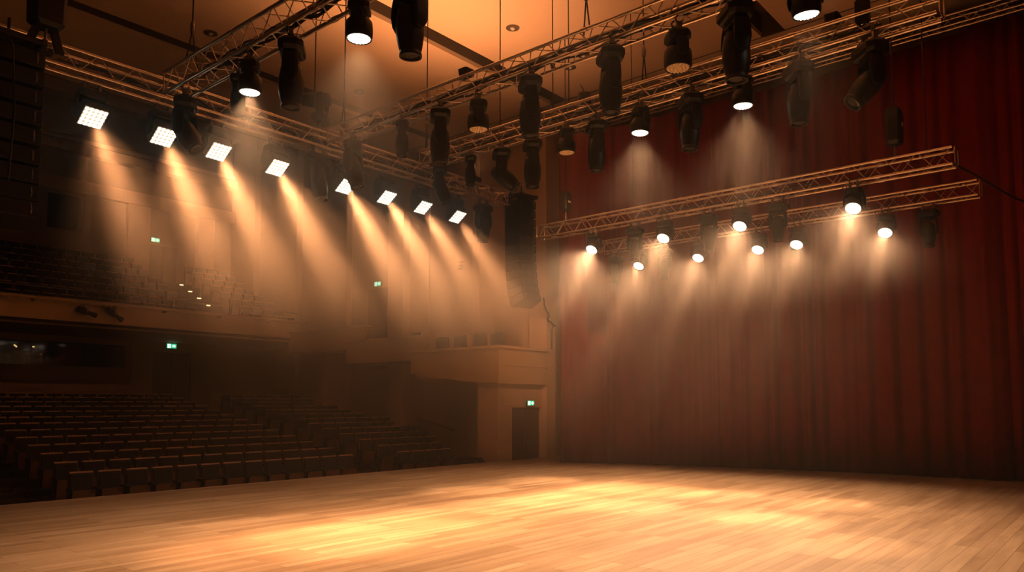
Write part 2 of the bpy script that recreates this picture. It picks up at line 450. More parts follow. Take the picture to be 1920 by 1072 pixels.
# looms of black cable lying inside the trusses
def loom(axis, c0, c1, s0, s1, z, n, label, seed):
    rnd = random.Random(seed); m = MB()
    for i in range(n):
        s = rnd.uniform(s0, s1); zz = z + rnd.uniform(0, .09); pts = []
        L = c1 - c0; a = c0 + L * rnd.uniform(0, .15); e = c1 - L * rnd.uniform(0, .25)
        K = max(6, int(abs(e - a) / .22))
        for k in range(K + 1):
            c = a + (e - a) * k / K
            q = (c, s + rnd.uniform(-.03, .03), zz + rnd.uniform(-.025, .05))
            pts.append(q if axis == 'x' else (q[1], q[0], q[2]))
        m.tube(pts, rnd.uniform(.008, .017), 6)
    tag(m.build('cable_loom', M['cable']), label, 'cables', 'cable looms in the trusses')
loom('x', 3.6, 13.6, 12.08, 12.24, 6.70, 4, 'black cables lying inside the long truss of square lights', 1)
loom('y', 11.4, 1, 5.42, 5.62, 6.68, 7, 'black cables lying inside the truss crossing the upper corner', 2)
loom('y', 11.4, 1, 8.68, 8.86, 6.79, 12, 'thick bundle of black cables lying inside the middle truss', 3)
loom('y', 11.2, 2.2, 10.96, 11.16, 6.87, 8, 'black cables inside the truss at the curtain top', 4)
loom('y', 9.5, 3.4, 14.92, 15.1, 5.91, 2, 'few black cables inside the upper short truss', 5)
loom('y', 9.5, 3.4, 17.34, 17.5, 5.88, 2, 'few black cables inside the lower short truss', 6)

# ------------------------------------------------------------------ moving heads (prototypes hang from z = 0 of their own frame)
def clamp(parent, xs, z0):
    for x in xs:
        m = MB()
        m.box(x - .022, x + .022, -.03, .03, z0, -.035)
        m.tube([(x, .045 * math.cos(a), .045 * math.sin(a)) for a in [PI * 1.05 + k * PI * 1.35 / 8 for k in range(9)]], .013, 6)
        m.tube([(x - .05, 0, -.05), (x + .05, 0, -.05)], .008, 6)
        m.build('clamp', M['steel'], parent)

def proto_profile():
    t = thing('moving_head', '', 'stage light')
    m = MB(); m.layers([(.15, .10, -.15), (.20, .13, -.165), (.245, .165, -.21), (.245, .165, -.285), (.20, .15, -.335), (.12, .12, -.35)], .42)
    m.box(-.16, .16, -.045, .045, -.155, -.13)
    base = m.build('base', M['black'], t, bevel=.008)
    clamp(base, (-.12, .12), -.14)
    m = MB(); m.tube([(.16, -.02, -.14), (.2, .02, -.05), (.23, .03, -.08), (.22, .06, -.2)], .009, 6); m.build('cable_tail', M['cable'], base)
    m = MB(); m.tube([(-.14, .03, -.14), (-.2, .05, -.04), (-.1, .04, -.02)], .008, 6); m.build('safety_wire', M['cable'], base)
    m = MB()
    m.layers([(.19, .075, -.345), (.20, .085, -.39), (.185, .08, -.42)], .35)
    for s in (-1, 1):
        R = []
        for z, w, dx, dy in ((-.36, .05, .165, .085), (-.45, .045, .18, .10), (-.60, .042, .185, .105), (-.70, .036, .18, .09), (-.765, .022, .172, .05)):
            R.append([(s * dx + w * .5 * q, dy * p, z) for q, p in ((-1, -.6), (-.4, -1), (.6, -1), (1, -.5), (1, .5), (.6, 1), (-.4, 1), (-1, .6))])
        m.rings(R, 0, True)
    m.build('yoke', M['black'], t, bevel=0)
    m = MB()
    m.lathe([(.05, .20), (.10, .19), (.125, .14), (.142, .05), (.152, -.06), (.15, -.16), (.138, -.25), (.118, -.335), (.113, -.36), (.122, -.365), (.122, -.40), (.108, -.405), (.104, -.385)], 28, sy=1.08)
    for a in range(6):
        m.box(.128, .150, -.02, .02, .02, .13, X=Matrix.Rotation(a * PI / 3 + PI / 6, 4, 'Z') @ Matrix.Rotation(-.08, 4, 'Y'))
    h = m.build('head', M['black2'], t, loc=(0, 0, -.665))
    m = MB(); m.lathe([(.002, -.375), (.06, -.385), (.103, -.388), (.103, -.38), (.002, -.37)], 24); m.build('lens', M['lens'], h)
    m = MB(); m.lathe([(.03, .16), (.03, .195)], 14, X=Matrix.Rotation(PI / 2, 4, 'Y')); m.lathe([(.03, -.195), (.03, -.16)], 14, X=Matrix.Rotation(PI / 2, 4, 'Y')); m.build('pivot', M['steel'], h)
    return t

def led_disc(m, R, z, mi, rc, rings):
    def bump(x, y):
        m.lathe([(rc, z), (rc * .85, z - rc * .45), (rc * .45, z - rc * .75), (.001, z - rc * .85)], 8, mi, X=Matrix.Translation((x, y, 0)), cap=False)
    bump(0, 0)
    for q in range(1, rings + 1):
        for k in range(6 * q):
            a = 2 * PI * k / (6 * q); rr = R * q / (rings + .5); bump(rr * math.cos(a), rr * math.sin(a))

def proto_wash(lit):
    t = thing('wash_light', '', 'stage light')
    m = MB(); m.layers([(.09, .08, -.12), (.145, .12, -.135), (.16, .13, -.17), (.16, .13, -.235), (.11, .10, -.25)], .4)
    base = m.build('base', M['black'], t, bevel=.006)
    clamp(base, (-.07, .07), -.12)
    m = MB(); m.tube([(.1, .03, -.13), (.15, .05, -.02), (.19, .04, -.06), (.18, .05, -.18)], .008, 6); m.build('cable_tail', M['cable'], base)
    m = MB(); m.layers([(.155, .055, -.245), (.168, .06, -.275), (.165, .06, -.29)], .35)
    for s in (-1, 1):
        m.rings([[(s * dx + w * .5 * q, dy * p, z) for q, p in ((-1, -.6), (-.4, -1), (.6, -1), (1, -.5), (1, .5), (.6, 1), (-.4, 1), (-1, .6))] for z, w, dx, dy in ((-.25, .035, .16, .06), (-.33, .034, .178, .075), (-.42, .03, .182, .07), (-.475, .016, .178, .04))], 0, True)
    m.build('yoke', M['black'], t)
    m = MB(); m.lathe([(.03, .115), (.095, .11), (.125, .075), (.16, .03), (.166, -.05), (.164, -.13), (.155, -.17), (.15, -.175), (.145, -.158)], 28)
    h = m.build('head', M['black2'], t, loc=(0, 0, -.40))
    m = MB(); m.lathe([(.001, -.150), (.146, -.152), (.146, -.160), (.001, -.162)], 24, 0)
    led_disc(m, .135, -.160, 1, .021, 3)
    m.build('led_array', [M['led_plate'], M['led_on']] if lit else [M['led_off_plate'], M['led_off']], h)
    return t

def proto_matrix():
    t = thing('matrix_light', '', 'stage light')
    m = MB(); m.layers([(.13, .09, -.13), (.19, .13, -.145), (.205, .14, -.19), (.205, .14, -.25), (.16, .12, -.27)], .35)
    base = m.build('base', M['black'], t, bevel=.008)
    clamp(base, (-.11, .11), -.13)
    m = MB(); m.tube([(.13, .03, -.14), (.19, .05, -.02), (.24, .04, -.05), (.22, .05, -.2)], .008, 6); m.build('cable_tail', M['cable'], base)
    m = MB(); m.layers([(.20, .06, -.265), (.225, .07, -.30), (.215, .07, -.325)], .35)
    for s in (-1, 1):
        m.rings([[(s * dx + w * .5 * q, dy * p, z) for q, p in ((-1, -.6), (-.4, -1), (.6, -1), (1, -.5), (1, .5), (.6, 1), (-.4, 1), (-1, .6))] for z, w, dx, dy in ((-.27, .045, .215, .075), (-.36, .045, .232, .10), (-.47, .04, .236, .10), (-.55, .02, .232, .055))], 0, True)
    m.build('yoke', M['black'], t)
    m = MB(); m.layers([(.10, .10, .13), (.155, .155, .10), (.185, .185, .02), (.19, .19, -.06), (.19, .19, -.12), (.178, .178, -.125)], .14)
    for q in (-.1, -.05, 0, .05, .1): m.box(q - .008, q + .008, -.12, .12, .09, .145)
    h = m.build('head', M['black2'], t, loc=(0, 0, -.46), bevel=.006)
    m = MB(); m.box(-.172, .172, -.172, .172, -.132, -.124, 0)
    for i in range(5):
        for j in range(5):
            m.lathe([(.029, -.131), (.026, -.143), (.016, -.152), (.001, -.155)], 10, 1, X=Matrix.Translation(((i - 2) * .069, (j - 2) * .069, 0)), cap=False)
    m.build('led_array', [M['led_plate'], M['led_on']], h)
    return t

def aim(root, d, rz):
    """turn yoke and head of a fixture so the head points along d; rz turns the base"""
    d = Vector(d).normalized()
    root.rotation_euler = (0, 0, rz)
    dl = Matrix.Rotation(-rz, 3, 'Z') @ d
    hor = math.hypot(dl.x, dl.y)
    pan = math.atan2(dl.y, dl.x) - PI / 2 if hor > .02 else 0.0
    if pan < -PI / 2: pan += PI
    if pan > PI / 2: pan -= PI
    dd = Matrix.Rotation(-pan, 3, 'Z') @ dl        # now in the yoke's own Y-Z plane
    tilt = math.atan2(dd.y, -dd.z)
    for c in root.children:
        n = c.name.split('.')[0]
        if n == 'yoke': c.rotation_euler = (0, 0, pan)
        if n == 'head': c.rotation_euler = (Matrix.Rotation(pan, 3, 'Z') @ Matrix.Rotation(tilt, 3, 'X')).to_euler()
    return d

LIGHTS = []
def beam(root, power, color, angle, blend, off, radius, flood=0.0, fang=60):
    if flood: beam(root, power * flood, color, fang, 1.0, off, radius)
    h = [c for c in root.children if c.name.split('.')[0] == 'head'][0]
    l = bpy.data.lights.new('beam', 'SPOT'); l.energy = power; l.color = color
    l.spot_size = math.radians(angle); l.spot_blend = blend; l.shadow_soft_size = radius
    o = bpy.data.objects.new('beam', l); col.objects.link(o); o.parent = h; o.location = (0, 0, off)

pp, pw, pd, pm = proto_profile(), proto_wash(True), proto_wash(False), proto_matrix()
used = set()
def place(proto, loc, d, label, group, rz, scale=1.0):
    if proto.name in used: o = copy_tree(proto)
    else: o = proto; used.add(proto.name)
    o.location = loc; o.scale = (scale,) * 3
    o['label'] = label; o['category'] = 'stage light'; o['group'] = group
    aim(o, d, rz)
    return o
DOWN = (0, 0, -1)
WARM = (1.0, .42, .165); WARM2 = (1.0, .545, .275); WARMR = (1.0, .495, .225)
P_FILL_UP = 560  # base power of the added ceiling fill floods
P_A, P_R, P_C = 2700, 1700, 900
# square matrix lights on the long truss
gA = 'lit square wash lights on the long truss'
for i, x in enumerate((4.48, 5.58, 6.54, 7.71, 9.29, 10.37, 11.43, 12.54)):
    o = place(pm, (x, 12.3, 6.62), (.03, -.59, -.80), 'lit square wash light, %s along the long truss counted from the hoist end' % ORD[i], gA, 0)
    beam(o, P_A, WARM, 21, 1.0, -.17, .07, .11, 50)
# other heads on the long truss
place(pp, (8.49, 12.05, 6.62), (.12, -.15, -.95), 'unlit black moving head hanging between the fourth and fifth square lights', 'black moving heads', 0)
place(pp, (13.25, 12.05, 6.62), DOWN, 'unlit black moving head at the long truss end beside the far speaker column', 'black moving heads', 0)
# corner truss
g = 'black moving heads'
RY = PI / 2
place(pp, (5.5, 11.35, 6.60), (.28, -.5, -.8), 'black moving head tilted sideways with open yoke, beside the second square light', g, RY - .5)
place(pp, (5.66, 10.06, 6.60), DOWN, 'small black moving head under the corner truss, beside a lit round light', g, RY - .6, .66)
o = place(pw, (5.5, 9.46, 6.60), DOWN, 'lit round wash light under the corner truss, between two black moving heads', 'round wash lights', RY - .6)
beam(o, P_C * .4, WARM2, 19, .9, -.19, .06, 1.1, 100)
place(pp, (5.5, 8.44, 6.60), DOWN, 'large black moving head hanging alone against the ceiling under the corner truss', g, RY - .7)
o = place(pw, (5.5, 7.03, 6.60), DOWN, 'lit round wash light cut by the top edge, over a pale beam', 'round wash lights', RY - .8)
beam(o, P_C * .4, WARM2, 19, .9, -.19, .06, 1.1, 100)
place(pp, (5.5, 6.13, 6.60), (.05, 0, -1), 'large black moving head cut by the top edge, beside a lit round light', g, RY - .8)
o = place(pw, (6.2, 4.5, 7.4), DOWN, 'lit round wash light above the frame, casting a faint beam over the ceiling', 'round wash lights', RY - .8)
beam(o, P_C * .4, WARM2, 19, .9, -.19, .06, 1.1, 100)
# middle truss
mid = [(11.14, 'p', (.1, -.25, -.95), 1, 'slightly tilted black moving head at the lower end of the middle truss'),
       (9.77, 'p', DOWN, .70, 'small black moving head with pale rim, second from the middle truss low end'),
       (8.82, 'p', DOWN, 1.0, 'large black moving head, third from the low end of the middle truss'),
       (7.95, 'd', DOWN, 1.05, 'dim round wash light with honeycomb face, under the middle truss centre'),
       (6.89, 'p', DOWN, 1.0, 'large black moving head, fifth from the low end of the middle truss'),
       (5.46, 'p', DOWN, 1.0, 'large black moving head, sixth from the low end of the middle truss'),
       (4.43, 'd', DOWN, 1.1, 'dim round wash light with honeycomb face, high under the middle truss'),
       (3.64, 'p', DOWN, 1.05, 'largest black moving head, eighth from the low end of the middle truss')]
for y, k, d, s, lab in mid:
    dz = -.1 if k == 'd' else 0
    place(pp if k == 'p' else pd, (8.62, y, 6.72 + dz), d, lab, g if k == 'p' else 'round wash lights', RY - .75, s)
o = place(pw, (8.62, 2.79, 6.72), (.12, .0, -1), 'lit round wash light at the top edge before the curtain truss', 'round wash lights', RY - .8)
beam(o, P_C * .8, WARM2, 19, .9, -.19, .06, .2, 90)
# upright moving head standing on the truss corner, its head turned level
o = place(pp, (8.58, 12.1, 6.98), (0, 0, -1), 'black moving head standing upright on the truss corner, head turned level', g, 0, .95)
o.rotation_euler = (PI, 0, RY)
for c in o.children:
    if c.name.startswith('head'): c.rotation_euler = (PI / 2, 0, 0)
    if c.name.startswith('yoke'): c.rotation_euler = (0, 0, 0)
o.rotation_euler = (PI, 0, 3.84)
# curtain-top truss
cur = [(11.14, 'p', (.25, -.3, -.9), .9, 'tilted black moving head at the low end of the curtain top truss'),
       (10.27, 'p', DOWN, .68, 'small black moving head, second from the low end of the curtain top truss'),
       (9.44, 'p', (.5, -.55, -.65), 1.0, 'black moving head with bent tilted barrel above the far speaker column'),
       (8.66, 'p', DOWN, 1.0, 'black moving head pointing down just above the far speaker column'),
       (7.86, 'd', DOWN, 1.0, 'dim round wash light with honeycomb face, before the curtain corner'),
       (7.21, 'p', DOWN, .98, 'black moving head between a dim and a lit round light before the curtain'),
       (6.32, 'w', (-.05, .02, -1), 1.0, 'lit round wash light with pale beam, first along the red curtain top'),
       (5.40, 'p', (-.04, .02, -1), 1.0, 'black moving head between two lit round lights before the curtain'),
       (4.51, 'w', (-.02, .02, -1), 1.0, 'lit round wash light with pale beam, higher along the red curtain top'),
       (3.67, 'p', DOWN, 1.0, 'faint black moving head pointing down, second highest before the curtain'),
       (2.68, 'p', (-.42, .5, -.75), 1.05, 'faint black moving head with barrel bent back, highest before the curtain')]
for y, k, d, s, lab in cur:
    o = place({'p': pp, 'd': pd, 'w': pw}[k], (10.9, y, 6.79), d, lab, g if k == 'p' else 'round wash lights', RY - .75, s)
    if k == 'w': beam(o, P_C, WARM2, 19, .9, -.19, .06, .22, 90)
# the two short trusses
DR = (-.62, .01, -.785)
for i, y in enumerate((9.92, 8.01, 6.24, 4.02)):
    o = place(pw, (14.85, y, 5.84), DR, 'lit round wash light, %s from the speaker column under the upper short truss' % ORD[i], 'round wash lights', RY)
    beam(o, P_R, WARMR, 16, .9, -.19, .055)
for i, y in enumerate((10.07, 8.37, 6.84, 5.93, 4.06)):
    o = place(pw, (17.28, y, 5.81), DR, 'lit round wash light, %s from the speaker column under the lower short truss' % ORD[i], 'round wash lights', RY)
    beam(o, P_R, WARMR, 16, .9, -.19, .055)
for i, (x, y) in enumerate(((14.95, 8.85), (14.95, 7.02), (14.95, 5.52))):
    place(pp, (x, y, 5.84), DOWN, 'unlit black moving head, %s of three between round lights on the upper short truss' % ORD[i], g, RY, .85)
for i, (x, y) in enumerate(((17.38, 10.9), (17.38, 9.4), (17.38, 3.27))):
    place(pp, (x, y, 5.81), (-.1, 0, -1), ('unlit black moving head at the low end of the lower short truss', 'unlit black moving head after the first round light of the lower short truss', 'unlit black moving head near the free end of the lower short truss')[i], g, RY, .85)

# ------------------------------------------------------------------ rigging: wires, hoists, bridles
def wire(x, y, z0, label, bridle=None, z1=PZ, r=.011, knob=None):
    t = thing('suspension_wire', label, 'rigging wire', (x, y, z0), 'suspension wires to the ceiling')
    m = MB(); m.tube([(0, 0, .62 if bridle else 0), (0, 0, z1 - z0)], r, 6); m.build('wire', M['rope'], t)
    if bridle:
        m = MB()
        for dx, dy in bridle: m.tube([(dx, dy, .05), (0, 0, .56)], .012, 6)
        m.build('bridle', M['rope'], t)
        m = MB(); m.lathe([(.015, .50), (.035, .53), (.035, .62), (.03, .68), (.012, .72)], 10); m.build('hook', M['steel'], t)
    if knob:
        m = MB(); m.lathe([(.012, knob - .2), (.03, knob - .12), (.05, knob - .03), (.05, knob + .03), (.015, knob + .06)], 10); m.build('ceiling_socket', M['rope'], t)
for x, y, z, lab, br, kn in (
    (5.5, 11.2, 6.95, 'wire with forked bridle holding the corner truss end', ((-.15, -.15), (.16, .12)), None),
    (8.76, 11.62, 7.0, 'wire with forked bridle beside the upright moving head', ((-.14, -.12), (.14, .16)), None),
    (8.45, 12.15, 7.5, 'thin wire above the upright moving head', None, None),
    (8.76, 5.95, 7.0, 'wire with forked bridle at the upper part of the middle truss', ((-.13, -.14), (.13, .14)), None),
    (11.05, 11.72, 7.1, 'wire with long bridle at the low end of the curtain top truss', ((-.13, -.1), (.13, .12)), None),
    (11.05, 8.28, 7.1, 'wire with socket behind the tall moving heads', None, 1.0),
    (11.05, 7.91, 7.1, 'plain wire over the curtain corner', None, None),
    (11.05, 6.32, 7.1, 'wire with hook over the first lit curtain light', ((-.1, -.1), (.1, .1)), None),
    (11.05, 9.6, 7.1, 'plain wire behind the dim round light of the middle truss', None, None),
    (15.0, 8.92, 6.16, 'thin wire through the pale beam to the upper short truss', None, None),
    (15.0, 2.8, 6.16, 'thin wire near the free end of the upper short truss', None, None)):
    wire(x, y, z, lab, br, knob=kn)

def hoist(x, y, z, label, s=1.0, straps=(), sz=-.55):
    t = thing('chain_hoist', label, 'chain hoist', (x, y, z), 'black chain hoists')
    m = MB(); m.layers([(.10 * s, .09 * s, .30), (.15 * s, .12 * s, .36), (.16 * s, .13 * s, .55 * s + .2), (.15 * s, .12 * s, .9 * s), (.08 * s, .08 * s, .96 * s)], .3); bd = m.build('motor_body', M['black'], t, bevel=.01)
    m = MB(); m.box(-.05, .05, -.13 * s - .006, -.13 * s + .01, .6 * s, .66 * s); m.build('tag', M['white'], bd)
    m = MB(); m.tube([(0, 0, .05), (0, 0, .32)], .02, 8); m.tube([(.03 * math.cos(a), 0, .03 + .04 * math.sin(a)) for a in [k * PI / 5 - .6 for k in range(9)]], .012, 6); m.build('hook', M['steel'], t)
    m = MB(); m.tube([(0, 0, .9 * s), (0, 0, PZ - z)], .014, 6); m.build('chain', M['rope'], t)
    if straps:
        m = MB()
        for dx, dy in straps:
            m.rings([[(dx * f - .05, dy * f - .03, zz), (dx * f + .05, dy * f - .03, zz), (dx * f + .05, dy * f + .03, zz), (dx * f - .05, dy * f + .03, zz)] for f, zz in ((.4, .38), (1, sz))], 0, False)
        m.build('strap', M['black2'], t)
    return t
hoist(3.45, 11.15, 6.42, 'large black chain hoist with two straps above the near speaker column', 1.35, ((-.2, 0), (.2, .05)), sz=.03)
hoist(15.0, 10.85, 6.14, 'black chain hoist on the upper short truss end beside the speaker column', .85)
hoist(15.0, 3.32, 6.14, 'black chain hoist standing over the free end of the upper short truss', 1.05)
# drop straps before the last curtain light
m = MB()
for dx in (-.05, .08): m.tube([(10.95 + dx * .6, 2.75 + dx, 6.95), (10.98 + dx * .6, 2.8 + dx, 8.2), (10.98 + dx * .6, 2.8 + dx, PZ)], .022, 8)
m.box(10.90, 11.02, 2.68, 2.86, 7.0, 7.3)
tag(m.build('hoist_strap', M['black']), 'pair of thick black straps holding the curtain top truss high up', 'rigging strap')
# added fill floods on the trusses, turned up to brighten the ceiling
for x, y, z, pw_, lab in ((8.76, 8.35, 7.02, .5, 'added black fill floodlight turned up, on the middle truss above the dim round light'),
    (11.05, 3.2, 7.12, .8, 'added black fill floodlight turned up, at the high end of the curtain top truss'),
    (9.6, 12.15, 6.96, .5, 'added black fill floodlight turned up, on the long truss beside the upright moving head'),
    (11.6, 12.15, 6.96, .7, 'added black fill floodlight turned up, on the long truss above the seventh square light'),
    (13.1, 12.15, 6.96, .7, 'added black fill floodlight turned up, on the far end of the long truss')):
    t = thing('added_fill_flood', lab, 'stage light', (x, y, z), 'added fill floodlights on the trusses')
    m = MB(); m.layers([(.07, .07, .03), (.11, .09, .06), (.12, .10, .15), (.115, .095, .152)], .25); m.build('housing', M['black'], t)
    m = MB(); m.box(-.10, .10, -.08, .08, .152, .158); m.build('fill_lamp_glass', M['led_plate'], t)
    m = MB(); m.box(-.02, .02, -.15, .15, .0, .03); m.build('bracket', M['steel'], t)
    l = bpy.data.lights.new('flood', 'SPOT'); l.energy = P_FILL_UP * pw_; l.color = WARM; l.spot_size = math.radians(126); l.spot_blend = 1; l.shadow_soft_size = .08
    o = bpy.data.objects.new('flood', l); col.objects.link(o); o.parent = t; o.location = (0, 0, .2); o.rotation_euler = (PI, 0, 0)
t = thing('added_fill_flood', 'added black fill floodlight standing on the curtain top truss, turned down to the side box', 'stage light', (11.05, 7.55, 7.12), 'added fill floodlights on the trusses')  # one more added flood, to brighten the side box and column
t.rotation_euler = Vector((7.7, 6.55, -3.7)).to_track_quat('Z', 'Y').to_euler()
t.location.z = 7.30
m = MB(); m.layers([(.07, .07, .03), (.11, .09, .06), (.12, .10, .15), (.115, .095, .152)], .25); m.build('housing', M['black'], t)
m = MB(); m.box(-.10, .10, -.08, .08, .152, .158); m.build('fill_lamp_glass', M['led_plate'], t)
m = MB(); m.tube([(0, 0, .04), (.05, .03, -.1), (.1, .06, -.16)], .015, 6); m.build('bracket', M['steel'], t)
l = bpy.data.lights.new('flood', 'SPOT'); l.energy = 1300; l.color = WARM; l.spot_size = math.radians(34); l.spot_blend = 1; l.shadow_soft_size = .08
o = bpy.data.objects.new('flood', l); col.objects.link(o); o.parent = t; o.location = (0, 0, .3); o.rotation_euler = (PI, 0, 0)
# loose cables
m = MB(); m.tube([(15.0, 2.4, 5.9), (15.6, 2.15, 5.78), (16.6, 1.7, 5.5), (17.8, 1.15, 5.35), (18.9, .6, 5.45)], .018, 6)
tag(m.build('power_cable', M['cable']), 'black cable sagging from the short truss ends towards the curtain', 'cable')
m = MB(); m.tube([(18.42, 14.2, 4.95), (18.46, 14.2, 4.72), (18.56, 14.2, 4.55), (18.66, 14.2, 4.5), (18.70, 14.2, 4.40), (18.62, 14.2, 4.33), (18.66, 14.2, 4.24), (18.80, 14.2, 4.22), (18.92, 14.2, 4.14), (19.08, 14.2, 4.12), (18.92, 14.2, 4.10), (18.84, 14.2, 4.0), (18.84, 14.2, 3.37)], .026, 8)
tag(m.build('hanging_cable', M['cable']), 'twisted cable hanging from the far speaker column onto the box ledge', 'cable')

# ------------------------------------------------------------------ speaker columns
def line_array(loc, rz, n, h, label, w=.9, dpt=.55, bend=(.0, .0, .01, .02, .03, .04, .06, .08, .10, .12, .14)):
    t = thing('line_array', label, 'loudspeakers', loc, 'hanging speaker columns')
    t.rotation_euler = (0, 0, rz)
    m = MB()
    for s in (-1, 1): m.box(s * w * .36 - .03, s * w * .36 + .03, -.35, .42, .05, .14)
    m.box(-w * .58, w * .58, -.05, .05, .08, .17); m.box(-w * .4, w * .4, -.33, -.27, .06, .13); m.box(-w * .4, w * .4, .36, .42, .06, .13)
    m.tube([(0, 0, .15), (0, 0, .42)], .02, 8)
    m.build('bumper_frame', M['black2'], t, bevel=.008)
    ang = 0; pos = Vector((0, dpt * .5, 0))          # the front top edge
    for i in range(n):
        X = Matrix.Translation(pos) @ Matrix.Rotation(-ang, 4, 'X')
        m = MB()
        # tapered cabinet: wide grille to the hall (+y), slim back to the stage (-y)
        f = h - .012
        vs = [(-w / 2, 0, 0), (w / 2, 0, 0), (w * .40, -dpt, -.02), (-w * .40, -dpt, -.02), (-w / 2, 0, -f), (w / 2, 0, -f), (w * .40, -dpt, -f + .02), (-w * .40, -dpt, -f + .02)]
        m.add(vs, [(0, 1, 2, 3), (7, 6, 5, 4), (4, 5, 1, 0), (5, 6, 2, 1), (6, 7, 3, 2), (7, 4, 0, 3)], 0, False, X)
        m.box(-w * .47, w * .47, -.005, .012, -f + .015, -.015, 1, X=X)
        c = m.build('speaker_cabinet', [M['black'], M['grille'], M['steel']], t, bevel=.006)
        for s in (-1, 1):
            m = MB()
            m.box(s * w * .3 - .008, s * w * .3 + .008, -dpt - .006, -dpt + .03, -f * .75, -f * .2, X=X)
            m.lathe([(.012, -.02), (.012, .012)], 8, X=X @ Matrix.Translation((s * w * .3, -dpt - .01, -f * .5)) @ Matrix.Rotation(PI / 2, 4, 'X'))
            m.build('rigging_plate', M['steel'], c)
        m = MB(); m.box(-.035, .035, -dpt - .005, -dpt + .03, -f * .6, -f * .35, X=X)
        m.build('connector_panel', M['black2'], c)
        pos = X @ Vector((0, 0, -h)); ang += bend[min(i, len(bend) - 1)]
    m = MB(); m.tube([(-.1, -dpt * .45, .1), (-.12, -dpt - .1, -.2), (-.06, -dpt - .06, -1.0), (-.08, -dpt - .04, -1.9)], .014, 6); m.build('signal_cable', M['cable'], t)
    return t
line_array((3.05, 11.25, 6.32), 0, 9, .262, 'near black speaker column hanging at the edge under the tall hoist', bend=(0, 0, 0, 0, 0, .02, .04, .07, .12))
line_array((15.75, 12.9, 7.22), -.15, 12, .25, 'far black speaker column hanging beside the column and red curtain', w=.78, dpt=.5, bend=(0, 0, 0, .01, .01, .02, .03, .045, .06, .07, .09))

# ------------------------------------------------------------------ seats
def seat_parts():
    back = MB()
    X = Matrix.Translation((0, .02, .46)) @ Matrix.Rotation(-.16, 4, 'X')
    back.layers([(.195, .035, 0), (.212, .045, .04), (.212, .045, .42), (.205, .035, .46)], .3, X=X)
    shell = MB(); shell.box(-.214, .214, .045, .06, -.12, .45, X=X); shell.box(-.214, .214, -.035, .06, .462, .492, 1, X=X)
    for s in (-1, 1): shell.box(s * .216 - .006, s * .216 + .006, -.02, .05, .03, .46, X=X)
    pan = MB()
    Y = Matrix.Translation((0, -.07, .40)) @ Matrix.Rotation(.12, 4, 'X')
    pan.box(-.205, .205, -.03, -.008, -.19, .20, 1, X=Y); pan.layers([(.20, .03, -.18), (.21, .045, -.1), (.21, .045, .15), (.2, .03, .19)], .3, 0, X=Y @ Matrix.Translation((0, .04, 0)))
    frames = []
    for s in (-1, 1):
        f = MB(); f.box(s * .238 - .018, s * .238 + .018, -.03, .05, 0, .62); f.box(s * .238 - .02, s * .238 + .02, -.16, .08, 0, .03); f.box(s * .238 - .022, s * .238 + .022, -.22, .07, .60, .64)
        frames.append(f)
    return back, shell, pan, frames
bk, sh, pn, fr = seat_parts()
GS = 'folding seats in the stalls'
seat0 = thing('theatre_chair', '', 'theatre seat')
bk.build('backrest', M['fabric'], seat0, bevel=0); sh.build('back_shell', [M['seatwood'], M['seatcap_lit']], seat0); pn.build('seat_pan', [M['fabric'], M['seatwood']], seat0)
for f in fr: f.build('side_frame', M['seatframe'], seat0)
far = MB()
def merge(dst, src, off):
    o = len(dst.v); dst.v += src.v
    dst.f += [tuple(o + i for i in f) for f in src.f]; dst.mi += [q + off if off < 10 else off - 10 for q in src.mi]; dst.sm += src.sm
def remap(dst, src, mp):
    o = len(dst.v); dst.v += src.v
    dst.f += [tuple(o + i for i in f) for f in src.f]; dst.mi += [mp[q] for q in src.mi]; dst.sm += src.sm
remap(far, bk, {0: 0}); remap(far, sh, {0: 1, 1: 3}); remap(far, pn, {0: 0, 1: 1})
for f in fr: remap(far, f, {0: 2})
far_me = far.mesh('theatre_chair', [M['fabric'], M['seatwood'], M['seatframe'], M['seatcap_lit']])
first = [True]
def seat(x, y, z, label, group, near, rz=0):
    if near:
        if first[0]: o = seat0; first[0] = False
        else: o = copy_tree(seat0)
    else:
        o = bpy.data.objects.new('theatre_chair', far_me); col.objects.link(o)
    o.location = (x, y, z); o.rotation_euler = (0, 0, rz)
    tag(o, label, 'theatre seat', group)
n_ind = 0
for i in range(ROWS):
    stag = .12 if i % 2 else 0
    x0 = 5.66 + .055 * i + .265
    for j in range(13):
        seat(x0 + .53 * j, row_y(i), row_f(i), 'dark folding seat, %s from the aisle stairs in %s row of the wide block' % (ORD[j], ORD[i]), GS, i < 5); n_ind += 1
    nr = min(4 + i, 8) if i < 8 else 7
    for j in range(nr):
        x = 14.03 + .08 * i + .265 + .53 * j
        if x > 18.55: break
        seat(x, row_y(i), row_f(i), 'dark folding seat, %s from the aisle in %s row of the side wall block' % (ORD[j], ORD[i]), GS, i < 4); n_ind += 1
# aisle end panels of the rows
# balcony seats
stuff = MB()
for k in range(8):
    for j in range(21):
        x = 7.3 + .53 * j
        if 14.05 < x < 16.15: continue
        if k in (1, 2) and n_ind < 300:
            seat(x, bal_y(k) + .1, bal_f(k), 'dark balcony seat, %s along the %s row behind the balcony rail' % ((ORD + ['seventeenth', 'eighteenth', 'nineteenth', 'twentieth', 'last'])[j], ORD[k]), 'seats on the balcony', False); n_ind += 1
        else:
            o = len(stuff.v); stuff.v += [(v[0] + x, v[1] + bal_y(k) + .1, v[2] + bal_f(k)) for v in far.v]
            stuff.f += [tuple(o + q for q in f) for f in far.f]; stuff.mi += far.mi; stuff.sm += far.sm
tag(stuff.build('balcony_seating', [M['fabric'], M['seatwood'], M['seatframe'], M['seatcap_lit']]), 'mass of dark seats rising in rows behind the balcony rail', 'seats', kind='stuff')
